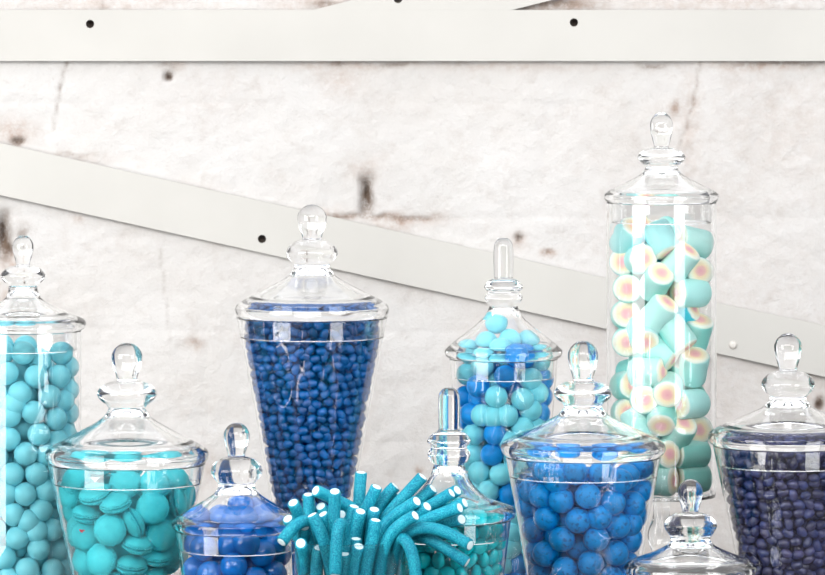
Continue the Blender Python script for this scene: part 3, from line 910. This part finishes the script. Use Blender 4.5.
MAC = [  # zoom x, y, depth, facing (x, towards camera = -y, up z), label
    (255, 78, .75, (.1, -.15, 1), 'macaron lying flat on top of the pile under the lid, left one'),
    (400, 88, .8, (0, -.12, 1), 'macaron lying flat on top of the pile under the lid, middle one'),
    (170, 140, .35, (-.6, -.7, .5), 'macaron at the upper left wall of the jar behind the lid flange'),
    (255, 205, .05, (-.25, -.45, 1), 'macaron with a pale domed top tilted up, upper left of the jar'),
    (405, 152, .35, (0, -.75, .7), 'macaron half hidden at the top middle of the jar'),
    (535, 160, .3, (.1, -.8, .6), 'macaron half hidden above the dark face-on one'),
    (620, 140, .55, (.4, -.6, .6), 'macaron at the top right of the jar'),
    (640, 225, .35, (.97, -.15, .2), 'macaron standing on edge near the right wall'),
    (690, 215, .7, (.8, -.5, .1), 'macaron pressed to the right wall below the rim'),
    (355, 246, 0, (-.22, -.42, 1), 'tilted macaron showing its ruffled seam, upper middle'),
    (535, 266, 0, (.05, -1, .05), 'deep turquoise macaron turned full face, upper right'),
    (112, 222, .15, (-.7, -.8, .3), 'macaron against the upper left wall beside the pale dome'),
    (220, 295, .12, (.05, -.3, 1), 'macaron lying level above the red-marked one'),
    (335, 367, 0, (-.05, -1, .08), 'macaron turned full face in the middle of the jar'),
    (447, 345, .05, (-.85, -.35, -.45), 'macaron standing on edge right of the middle full-face one'),
    (460, 452, .0, (.2, -.38, 1), 'tilted macaron with an open seam below the edge-standing one'),
    (195, 392, .05, (-.3, -1, .12), 'macaron with a small red mark on its face'),
    (568, 395, .05, (.35, -1, 0), 'macaron turned full face at the right, below the deep turquoise one'),
    (290, 503, .0, (-.45, -.95, .2), 'macaron turned to the left with its seam at the right, lower middle'),
    (432, 522, .05, (.1, -.3, 1), 'macaron lying level at the lower middle'),
    (575, 490, .12, (.1, -.4, 1), 'macaron lying level at the lower right'),
    (178, 510, .15, (-.5, -.8, .4), 'macaron at the lower left wall'),
    (545, 560, .1, (-.2, -.5, 1), 'tilted macaron at the lower right near the frame edge'),
    (215, 590, .05, (-.2, -.7, .7), 'macaron at the lower left cut by the frame edge'),
    (385, 592, .05, (.1, -.6, .8), 'macaron at the lower middle cut by the frame edge'),
    (118, 330, .6, (-.9, -.3, .1), 'macaron edge glimpsed behind the red-marked one'),
    (640, 320, .8, (.5, -.6, .3), 'macaron glimpsed at the right wall behind the full-face ones'),
    (430, 270, .55, (.3, -.8, .4), 'macaron deep in the jar behind the tilted ones'),
    (270, 440, .6, (.2, -.9, .3), 'macaron deep in the jar behind the middle full-face one'),
    (500, 330, .6, (-.2, -.9, .2), 'macaron deep in the jar behind the deep turquoise one'),
    (370, 460, .6, (.1, -.9, -.2), 'macaron deep in the jar between the lower ones'),
    (620, 440, .7, (.6, -.8, .1), 'macaron deep in the jar at the lower right'),
    (160, 290, .8, (-.3, -.9, .1), 'macaron deep in the jar at the left'),
    (330, 175, .9, (.2, -.5, .7), 'macaron deep in the jar near the top'),
]
for k in range(22):
    g_ = random.Random(100 + k)
    row, colm = divmod(k, 4)
    MAC.append((190 + colm * 125 + 60 * (row % 2) + g_.uniform(-20, 20), 190 + row * 82 + g_.uniform(-20, 20), g_.uniform(.8, 1.3), (g_.uniform(-.7, .7), -.7, g_.uniform(-.3, 1)), None))
A2 = place_front(J2, [c2(x, y) + (d,) for x, y, d, _, _ in MAC], 10.5 * J2.s)
w2 = np.full(len(A2), .3)
R2 = relax(A2.copy(), np.full(len(A2), 11.6 * J2.s), A2.copy(), w2, J2, 40)
sh_ = np.array([v.co[:] for v in shell_me.vertices]); mac_pts = np.vstack([sh_, sh_ * (1, 1, -1)])
for (x, y, d, nrm, lab), p in zip(MAC, R2):
    p = tuck(J2, p, Vector(nrm).normalized().to_track_quat('Z', 'Y').to_euler(), mac_pts)
    macaron(Vector(p) + J2.base, nrm, 'turquoise ' + (lab or 'macaron buried deep in the wide left jar behind the front ones'), mark=bool(lab) and 'red mark on' in lab)

# --- marshmallows
MMR, MML = 14.4 * J9.s, 17.0 * J9.s
mm_me = lathe('marshmallow', dense([(0, MML * 1.0), (MMR * .60, MML * 1.0), (MMR * .86, MML * .965), (MMR * .985, MML * .84), (MMR * 1.02, MML * .5), (MMR * 1.0, 0), (MMR * 1.02, -MML * .5), (MMR * .985, -MML * .84), (MMR * .86, -MML * .965), (MMR * .60, -MML), (0, -MML)], 4), 48)
mm_me.materials.append(M_MARSH)
mm_pts = np.array([v.co[:] for v in mm_me.vertices])
TQ, MT, PT, DT = (76, 208, 228), (146, 226, 218), (180, 236, 232), (138, 212, 202)
d9 = lambda x, y: (600 + x * .165, 205 + y * .165)
e9 = lambda x, y: (600 + x * .1914, 290 + y * .1914)
f9 = lambda x, y: (600 + x * .1914, 390 + y * .1914)
MARSH = [  # body centre, depth, direction of the end that shows, colour, roll, label
    (d9(140, 215), .25, (.45, -.65, .75), TQ, 3.1, 'bright turquoise marshmallow at the top left, pale end up'),
    (d9(362, 205), .30, (.42, -.35, -.85), TQ, 2.4, 'bright turquoise marshmallow at the very top, its end turned down'),
    (d9(215, 330), .0, (.15, -1, .12), PT, 0, 'marshmallow turned end on below the bright turquoise top left one'),
    (d9(322, 470), .0, (.30, -.75, .62), MT, 3.0, 'marshmallow with its pink and yellow end tilted up, under the topmost one'),
    (d9(480, 345), .1, (.55, -.35, .75), PT, 3.3, 'pale marshmallow slanting up to the right, right of the topmost one'),
    (d9(610, 225), .75, (-.8, -.4, .2), PT, 0, 'pale marshmallow at the top right wall'),
    (d9(640, 415), .35, (.25, -.95, .1), PT, 2, 'marshmallow turned end on at the upper right wall'),
    (d9(112, 505), .15, (-.1, -1, .05), MT, 1, 'marshmallow turned end on at the left wall, upper one'),
    (d9(565, 525), .05, (-.80, -.55, .02), PT, 3.6, 'marshmallow lying level on the right, pink end to the left'),
    (d9(60, 375), .6, (-.3, -.9, .1), TQ, 0, 'marshmallow glimpsed at the left wall below the top left one'),
    (e9(118, 118), .22, (.05, -.95, .1), DT, 2, 'marshmallow turned end on at the left wall, second one down'),
    (e9(285, 130), .05, (.55, -.42, .70), PT, 3.4, 'long marshmallow slanting up to the right in the upper half'),
    (e9(205, 225), .0, (.12, -.85, -.5), PT, 0, 'pale marshmallow with its end turned down, left of the middle'),
    (e9(100, 275), .15, (-.05, -1, -.02), MT, 2, 'marshmallow turned end on at the left wall, third one down'),
    (e9(395, 245), .0, (.55, -.25, -.80), MT, 2.2, 'marshmallow slanting down to the right in the middle, side view'),
    (e9(300, 325), .35, (.75, -.3, -.5), MT, 2.8, 'marshmallow half hidden under the slanting middle one'),
    (e9(250, 428), .0, (.88, -.42, .05), PT, 3.4, 'marshmallow lying level on the left, orange end to the right'),
    (e9(500, 410), .05, (.1, -.55, .85), PT, 2.6, 'marshmallow standing with its end tilted up at the right'),
    (e9(550, 210), .35, (.2, -.5, .85), MT, 2.9, 'upright marshmallow at the right wall in the middle'),
    (e9(340, 520), .15, (-.1, -.92, -.25), DT, 2, 'marshmallow end between the level one and the tilted ones'),
    (e9(110, 500), .55, (.3, -.9, .1), DT, 1, 'shaded marshmallow end at the left wall'),
    (f9(205, 60), .0, (.0, -1, .02), PT, 2, 'pale marshmallow turned end on left of centre, lower half'),
    (f9(460, 70), .05, (-.70, -.72, .0), PT, 3.2, 'pale marshmallow at the right, end turned to the left, lower half'),
    (f9(330, 140), .0, (-.12, -.80, -.52), DT, 3, 'marshmallow with its pink end tilted down in the lower middle'),
    (f9(395, 225), .2, (.30, -.62, .68), DT, 2.8, 'marshmallow with its end tilted up just below the lower middle one'),
    (f9(200, 165), .2, (.35, -.3, -.8), MT, 2.7, 'mint marshmallow side behind the lid of the bright blue jar'),
    (f9(555, 210), .4, (.1, -.95, .1), DT, 2, 'marshmallow turned end on at the lower right wall'),
    (f9(490, 340), .0, (-.88, -.48, .02), DT, 2.2, 'marshmallow lying level low on the right, end to the left'),
    (f9(305, 365), .3, (.5, -.8, .1), DT, 1, 'marshmallow end just right of the bright blue jar lid'),
    (f9(300, 470), .15, (.9, -.45, .0), DT, 2.2, 'bottom marshmallow on the left, orange end to the right'),
    (f9(500, 480), .12, (-.9, -.42, .0), DT, 2.2, 'bottom marshmallow on the right, orange end to the left'),
    (f9(90, 95), .6, (.1, -.9, .1), DT, 1, 'shaded marshmallow at the left wall in the lower half'),
    (f9(110, 260), .3, (.1, -.9, .3), MT, 1, 'marshmallow behind the bright blue jar, left wall'),
    (f9(120, 400), .3, (-.1, -.9, .3), MT, 1, 'marshmallow behind the bright blue jar, near the bottom'),
    (d9(330, 330), 1.0, (.2, -.5, .8), TQ, 0, 'marshmallow deep in the jar near the top'),
    (e9(430, 130), 1.0, (.6, -.3, .3), TQ, 0, 'bluer marshmallow deep in the jar behind the slanting middle one'),
    (e9(200, 330), 1.0, (.2, -.5, .5), MT, 0, 'marshmallow deep in the jar at mid height'),
    (e9(420, 430), 1.0, (.2, -.4, .8), DT, 0, 'marshmallow deep in the jar, lower half'),
    (f9(300, 290), .9, (.4, -.3, .8), DT, 0, 'marshmallow deep in the jar near the bottom'),
    (f9(330, 420), 1.0, (.4, -.3, .8), DT, 0, 'marshmallow deep in the jar just above the bottom'),
]
for k in range(16):
    g_ = random.Random(200 + k)
    row, colm = divmod(k, 2)
    MARSH.append(((638 + colm * 40 + 10 * (row % 2) + g_.uniform(-8, 8), 238 + row * 32 + g_.uniform(-8, 8)), g_.uniform(1.2, 1.7), (g_.uniform(-1, 1), g_.uniform(-1, 1), g_.uniform(-1, 1)), g_.choice((TQ, MT, DT)), 0,
                  'marshmallow at the back of the tallest jar, glimpsed between the front ones'))
A9 = place_front(J9, [p + (d,) for p, d, *_ in MARSH], 15.2 * J9.s)
R9 = relax(A9.copy(), np.full(len(A9), 14.0 * J9.s), A9.copy(), np.full(len(A9), .3), J9, 40)
for (pp, d, nrm, colr, roll, lab), p in zip(MARSH, R9):
    o = link('marshmallow', mm_me)
    q = Vector(nrm).normalized().to_track_quat('Z', 'Y')
    o.rotation_euler = (q.to_matrix() @ Matrix.Rotation(roll, 3, 'Z')).to_euler()
    o.location = Vector(tuck(J9, p, o.rotation_euler, mm_pts)) + J9.base
    o.color = lin(colr)
    tag(o, lab, 'marshmallow', 'marshmallows in the tallest jar')

# --- sugared straws in the drinking glass
def spline(pts, per=7):
    V = [np.array(p, float) for p in pts]
    n = len(V); P = []
    for i in range(n - 1):
        p0 = V[i - 1] if i else V[0] * 2 - V[1]
        p3 = V[i + 2] if i + 2 < n else V[-1] * 2 - V[-2]
        for k in range(per):
            t = k / per
            P.append(0.5 * (2 * V[i] + (V[i + 1] - p0) * t + (2 * p0 - 5 * V[i] + 4 * V[i + 1] - p3) * t * t + (3 * V[i] - p0 - 3 * V[i + 1] + p3) * t ** 3))
    P.append(V[-1])
    P = np.array(P)
    L = np.concatenate([[0], np.cumsum(np.linalg.norm(np.diff(P, axis=0), axis=1))])
    m = max(10, int(L[-1] / 0.005))
    u = np.linspace(0, L[-1], m)
    return np.stack([np.interp(u, L, P[:, k]) for k in range(3)], 1)

def tube(P, r, slant, seg=18):
    """A straw along P with an obliquely cut white-cored tip."""
    P = [Vector(p) for p in P]
    T = [(P[min(i + 1, len(P) - 1)] - P[max(i - 1, 0)]).normalized() for i in range(len(P))]
    nn = T[0].orthogonal().normalized()
    verts, faces, rows = [], [], []
    cut = Vector((0, -1, 0.25))
    def ring(c, nn, b, rad, t=None):
        row = []
        for k in range(seg):
            a = 2 * PI * k / seg
            d = nn * math.cos(a) + b * math.sin(a)
            v = c + d * rad
            if t is not None: v -= t * (rad * slant * d.dot(cut))
            row.append(len(verts)); verts.append(v)
        rows.append(row)
    for i, (p, t) in enumerate(zip(P, T)):
        nn = (nn - t * nn.dot(t)).normalized(); b = t.cross(nn)
        if i == 0: ring(p, nn, b, r * .9)
        elif i == len(P) - 1:
            ring(p - t * r * .14, nn, b, r, t); ring(p, nn, b, r * .92, t); ring(p, nn, b, r * .74, t)
        elif i == len(P) - 2: ring(p - t * r * .4, nn, b, r)
        else: ring(p, nn, b, r)
    for A, B in zip(rows[:-1], rows[1:]):
        for k in range(seg):
            k2 = (k + 1) % seg; faces.append((A[k], A[k2], B[k2], B[k]))
    faces.append(tuple(reversed(rows[0]))); faces.append(tuple(rows[-1]))
    end, t = P[-1], T[-1]
    cv, cf = [], []
    for k in range(seg):
        a = 2 * PI * k / seg
        d = nn * math.cos(a) + b * math.sin(a)
        sl = t * (slant * d.dot(cut))
        cv += [end - t * r * .3 + d * r * .74 - sl * r * .74, end + t * r * .05 + d * r * .74 - sl * r * .74, end + t * r * .12 + d * r * .55 - sl * r * .55]
    for k in range(seg):
        k2 = (k + 1) % seg
        cf += [(3 * k, 3 * k2, 3 * k2 + 1, 3 * k + 1), (3 * k + 1, 3 * k2 + 1, 3 * k2 + 2, 3 * k + 2)]
    cf.append(tuple(3 * k + 2 for k in range(seg))); cf.append(tuple(3 * k for k in reversed(range(seg))))
    return verts, faces, cv, cf

A_ = lambda x, y: (270 + x * .1653, 480 + y * .1653)
B_ = lambda x, y: (340 + x * .1653, 480 + y * .1653)
C_ = lambda x, y: (400 + x * .1653, 480 + y * .1653)
# base (px offset from axis, depth mm), then points (px, py, depth mm) ending at the tip
ST = [
    ((-12, -5), [A_(215, 330) + (-20,), A_(140, 138) + (-28,)], 'leaning out to the upper left with a blunt dark end'),
    ((-20, 10), [A_(250, 330) + (5,), A_(236, 90) + (5,)], 'standing upright at the left with a square end'),
    ((20, 5), [A_(560, 260) + (14,), A_(480, 165) + (12,), A_(275, 62) + (4,)], 'lying across behind the left ones, tip to the upper left'),
    ((-5, 0), [A_(388, 360) + (-16,), A_(390, 200) + (-16,), A_(392, 70) + (-20,)], 'standing tall left of the middle with an oval white end'),
    ((5, -10), [A_(330, 400) + (-32,), A_(300, 250) + (-34,), A_(220, 218) + (-36,), A_(140, 275) + (-40,), A_(70, 376) + (-42,)], 'arching over the rim to droop at the left'),
    ((10, -15), [A_(335, 400) + (-44,), A_(310, 320) + (-43,), A_(255, 210) + (-42,)], 'heavily sugared and leaning left beside the drooping arch'),
    ((10, 5), [A_(385, 360) + (-8,), A_(320, 208) + (-14,)], 'short end tucked behind the heavily sugared one'),
    ((0, 15), [A_(370, 300) + (8,), A_(305, 160) + (6,)], 'hidden one with an oval end behind the left group'),
    ((-25, -8), [A_(190, 480) + (-20,), A_(215, 350) + (-22,), A_(208, 284) + (-24,)], 'low one under the drooping arch with a round end'),
    ((5, -25), [A_(445, 300) + (-52,), A_(425, 238) + (-57,), A_(405, 300) + (-65,), A_(400, 420) + (-64,), A_(394, 572) + (-63,)], 'bent over the front rim and hanging down outside the glass'),
    ((0, 10), [A_(440, 330) + (-5,), A_(430, 212) + (-8,)], 'little square end behind the front hanging one'),
    ((-26, -20), [A_(280, 560) + (-40,), A_(300, 412) + (-38,)], 'short one wholly inside the glass at the left'),
    ((-36, -18), [A_(205, 570) + (-30,), A_(228, 372) + (-28,)], 'short one inside the glass at the far left'),
    ((-20, 10), [A_(170, 340) + (10,), A_(108, 235) + (5,)], 'tiny round end poking out at the far left'),
    ((8, 25), [B_(112, 300) + (26,), B_(115, 110) + (30,), B_(128, -45) + (38,)], 'tallest of all, standing up in front of the jelly bean jar'),
    ((8, 15), [B_(110, 320) + (8,), B_(160, 180) + (8,), B_(222, 42) + (4,)], 'dark one leaning right with an oval white end, right of the tallest'),
    ((15, 18), [B_(190, 330) + (14,), B_(230, 170) + (16,), B_(270, 85) + (18,), B_(335, 38) + (24,)], 'curving up to the right with a rounded shoulder'),
    ((20, 25), [B_(250, 240) + (30,), B_(350, 78) + (38,)], 'dark one tucked behind the curving shoulder'),
    ((5, 5), [B_(180, 420) + (0,), B_(260, 245) + (2,), B_(380, 110) + (6,), B_(500, -20) + (12,)], 'long one rising to the upper right beneath the finger knob'),
    ((10, 0), [B_(210, 400) + (-14,), B_(285, 245) + (-14,), B_(465, 128) + (-18,)], 'leaning right with a white end, below the long rising one'),
    ((18, -30), [B_(235, 590) + (-42,), B_(265, 420) + (-42,), B_(300, 320) + (-40,), B_(360, 262) + (-40,), B_(455, 215) + (-42,)], 'bending right from the glass with a broad oval white end'),
    ((10, -30), [B_(150, 570) + (-46,), B_(190, 400) + (-44,), B_(216, 243) + (-44,)], 'upright in the front middle with a flat end above the rim'),
    ((15, 5), [B_(185, 330) + (-4,), B_(208, 178) + (-4,)], 'dark one with a round white end behind the front middle one'),
    ((0, -10), [B_(80, 400) + (-20,), B_(95, 300) + (-20,), B_(124, 190) + (-22,)], 'slim one with an oval white end left of the front middle one'),
    ((-4, -5), [B_(30, 400) + (-12,), B_(50, 300) + (-10,), B_(86, 160) + (-10,)], 'slim one behind, the more left of the matching pair'),
    ((-2, -15), [B_(85, 480) + (-30,), B_(96, 355) + (-30,)], 'short dark one with its end level with the rim'),
    ((2, -28), [B_(60, 580) + (-46,), B_(110, 402) + (-44,)], 'short one inside the glass below the slim pair'),
    ((-8, -28), [B_(25, 590) + (-46,), B_(30, 445) + (-46,)], 'lowest short one inside the glass, centre'),
    ((32, -20), [B_(330, 420) + (-14,), B_(372, 338) + (-34,), B_(425, 390) + (-50,), B_(450, 480) + (-48,), B_(462, 620) + (-46,)], 'bent over the right rim and hanging straight down outside'),
    ((25, 10), [C_(20, 260) + (18,), C_(120, 120) + (20,), C_(200, 52) + (24,)], 'dark one leaning right behind the long rising one'),
    ((20, 10), [C_(30, 290) + (4,), C_(160, 175) + (6,), C_(312, 78) + (8,)], 'dark sugared one pointing right towards the teal jar, front of two'),
    ((28, 20), [C_(60, 260) + (20,), C_(200, 150) + (22,), C_(347, 62) + (24,)], 'dark one pointing right towards the teal jar, back of two'),
    ((22, 0), [C_(20, 290) + (-8,), C_(100, 225) + (-12,), C_(165, 162) + (-18,)], 'short one with a round white end among the right group'),
    ((25, -10), [C_(-30, 390) + (-22,), C_(50, 300) + (-20,), C_(170, 230) + (-18,), C_(362, 168) + (-18,)], 'long one reaching right with a flat sugared end'),
    ((30, 10), [C_(60, 300) + (10,), C_(220, 215) + (8,), C_(392, 138) + (6,)], 'dark one just behind the long reaching one'),
    ((30, 0), [C_(20, 330) + (16,), C_(130, 288) + (8,), C_(250, 268) + (0,), C_(372, 238) + (-4,)], 'dark one reaching right in shade with a white tip'),
    ((28, -18), [C_(-10, 420) + (-20,), C_(20, 330) + (-26,), C_(110, 278) + (-30,), C_(230, 290) + (-33,), C_(340, 345) + (-34,), C_(424, 395) + (-35,)], 'long arch drooping to the right with a white end, upper one'),
    ((32, -12), [C_(5, 420) + (4,), C_(55, 322) + (-8,), C_(150, 345) + (-18,), C_(280, 415) + (-24,), C_(406, 500) + (-26,)], 'long arch drooping to the right with a white end, lower one'),
]
SR = 6.2 * T_S
AX = np.array([T_BASE.x, T_BASE.y])
RIN = 49.0 * T_S                       # how far from the axis a straw's middle may lie inside the glass
RIM_Z = T_Z(541) + TABLE_Z
lines, inside = [], []
for (bx, bd), pts, lab in ST:
    pl = [pw(348.5 + bx * .9, T_TAB - 16, -0.12 + bd / 1000 * .8)]
    out_ = False
    for (px, py, dmm) in pts:
        if py < 540: out_ = True
        p = pw(px, py, -0.12 + dmm / 1000)
        if not out_:
            v = np.array([p.x, p.y]) - AX; q = np.linalg.norm(v)
            if q > RIN:                       # keep the picture column, give way in depth
                dx = max(-RIN * .97, min(RIN * .97, v[0]))
                p.x = AX[0] + dx; p.y = AX[1] + math.copysign(math.sqrt(RIN * RIN - dx * dx), v[1])
        pl.append(p)
    P = spline(pl)
    ins = np.zeros(len(P), bool)
    for i in range(len(P)):
        if P[i, 2] > RIM_Z - .004: break
        ins[i] = True
    lines.append(P); inside.append(ins)
cnt = [len(P) for P in lines]
ALL = np.vstack(lines); INS = np.concatenate(inside)
OWN = np.concatenate([np.full(c, i) for i, c in enumerate(cnt)])
A0 = ALL.copy()
ii_, jj_ = np.triu_indices(len(ALL), 1)
ok_ = OWN[ii_] != OWN[jj_]
ii_, jj_ = ii_[ok_], jj_[ok_]
off_ = np.concatenate([[0], np.cumsum(cnt)])
for it in range(45):
    d = ALL[ii_] - ALL[jj_]
    L2 = (d * d).sum(1)
    h = L2 < (2 * SR) ** 2
    a, b, dd = ii_[h], jj_[h], d[h]
    L = np.sqrt(L2[h]) + 1e-9
    push = (2 * SR - L) * .5
    sgn = np.where(dd[:, 1] >= 0, 1.0, -1.0)
    u = np.stack([dd[:, 0] / L * .35, sgn * np.maximum(np.abs(dd[:, 1]) / L, .55), np.zeros(len(L))], 1) * push[:, None]
    corr = np.zeros_like(ALL); c_ = np.zeros(len(ALL))
    np.add.at(corr, a, u); np.add.at(corr, b, -u); np.add.at(c_, a, 1); np.add.at(c_, b, 1)
    corr /= np.maximum(1, c_ * .7)[:, None]
    v6 = ALL[:, :2] - np.array([J6.base.x, J6.base.y]); r6 = np.hypot(v6[:, 0], v6[:, 1]) + 1e-9
    need = 67 * J6.s + SR * 1.1
    near = r6 < need
    corr[near, 1] -= (need - r6[near]) * .6
    for k in range(len(cnt)):                 # bend as a whole, no kinks
        q = corr[off_[k]:off_[k + 1]]
        for _ in range(4):
            q[1:-1] = (q[:-2] + q[1:-1] * 2 + q[2:]) / 4
            q[0] = (q[0] + q[1]) / 2; q[-1] = (q[-1] + q[-2]) / 2
    ALL += corr
    ALL[:, 0] += (A0[:, 0] - ALL[:, 0]) * .12
    ALL[:, 1] += (A0[:, 1] - ALL[:, 1]) * .03
    v = ALL[:, :2] - AX; rho = np.hypot(v[:, 0], v[:, 1]) + 1e-9
    f = np.where(INS & (rho > RIN), RIN / rho, 1.0)
    low = (~INS) & (ALL[:, 2] < RIM_Z + SR)    # hanging outside: stay clear of the wall
    f = np.where(low & (rho < 65 * T_S) & (rho > 54 * T_S), 65 * T_S / rho, f)
    ALL[:, :2] = AX + v * f[:, None]
for k in range(len(cnt)):
    q = ALL[off_[k]:off_[k + 1]]
    for _ in range(12): q[1:-1] = (q[:-2] + q[1:-1] * 2 + q[2:]) / 4
gs = random.Random(3)
for k, (_, _, lab) in enumerate(ST):
    P = ALL[off_[k]:off_[k + 1]]
    v, f, cv, cf = tube(P, SR, gs.uniform(.10, .62))
    o0 = Vector(P[0])
    o = link('sour_straw', mesh('sour_straw', [q - o0 for q in v], f), M_STRAW); o.location = o0
    tag(o, 'teal sugared straw ' + lab, 'straw', 'sugared straws in the drinking glass')
    tag(link('filling', mesh('filling', [q - o0 for q in cv], cf, False), M_WHITEFILL, o), 'white filling')
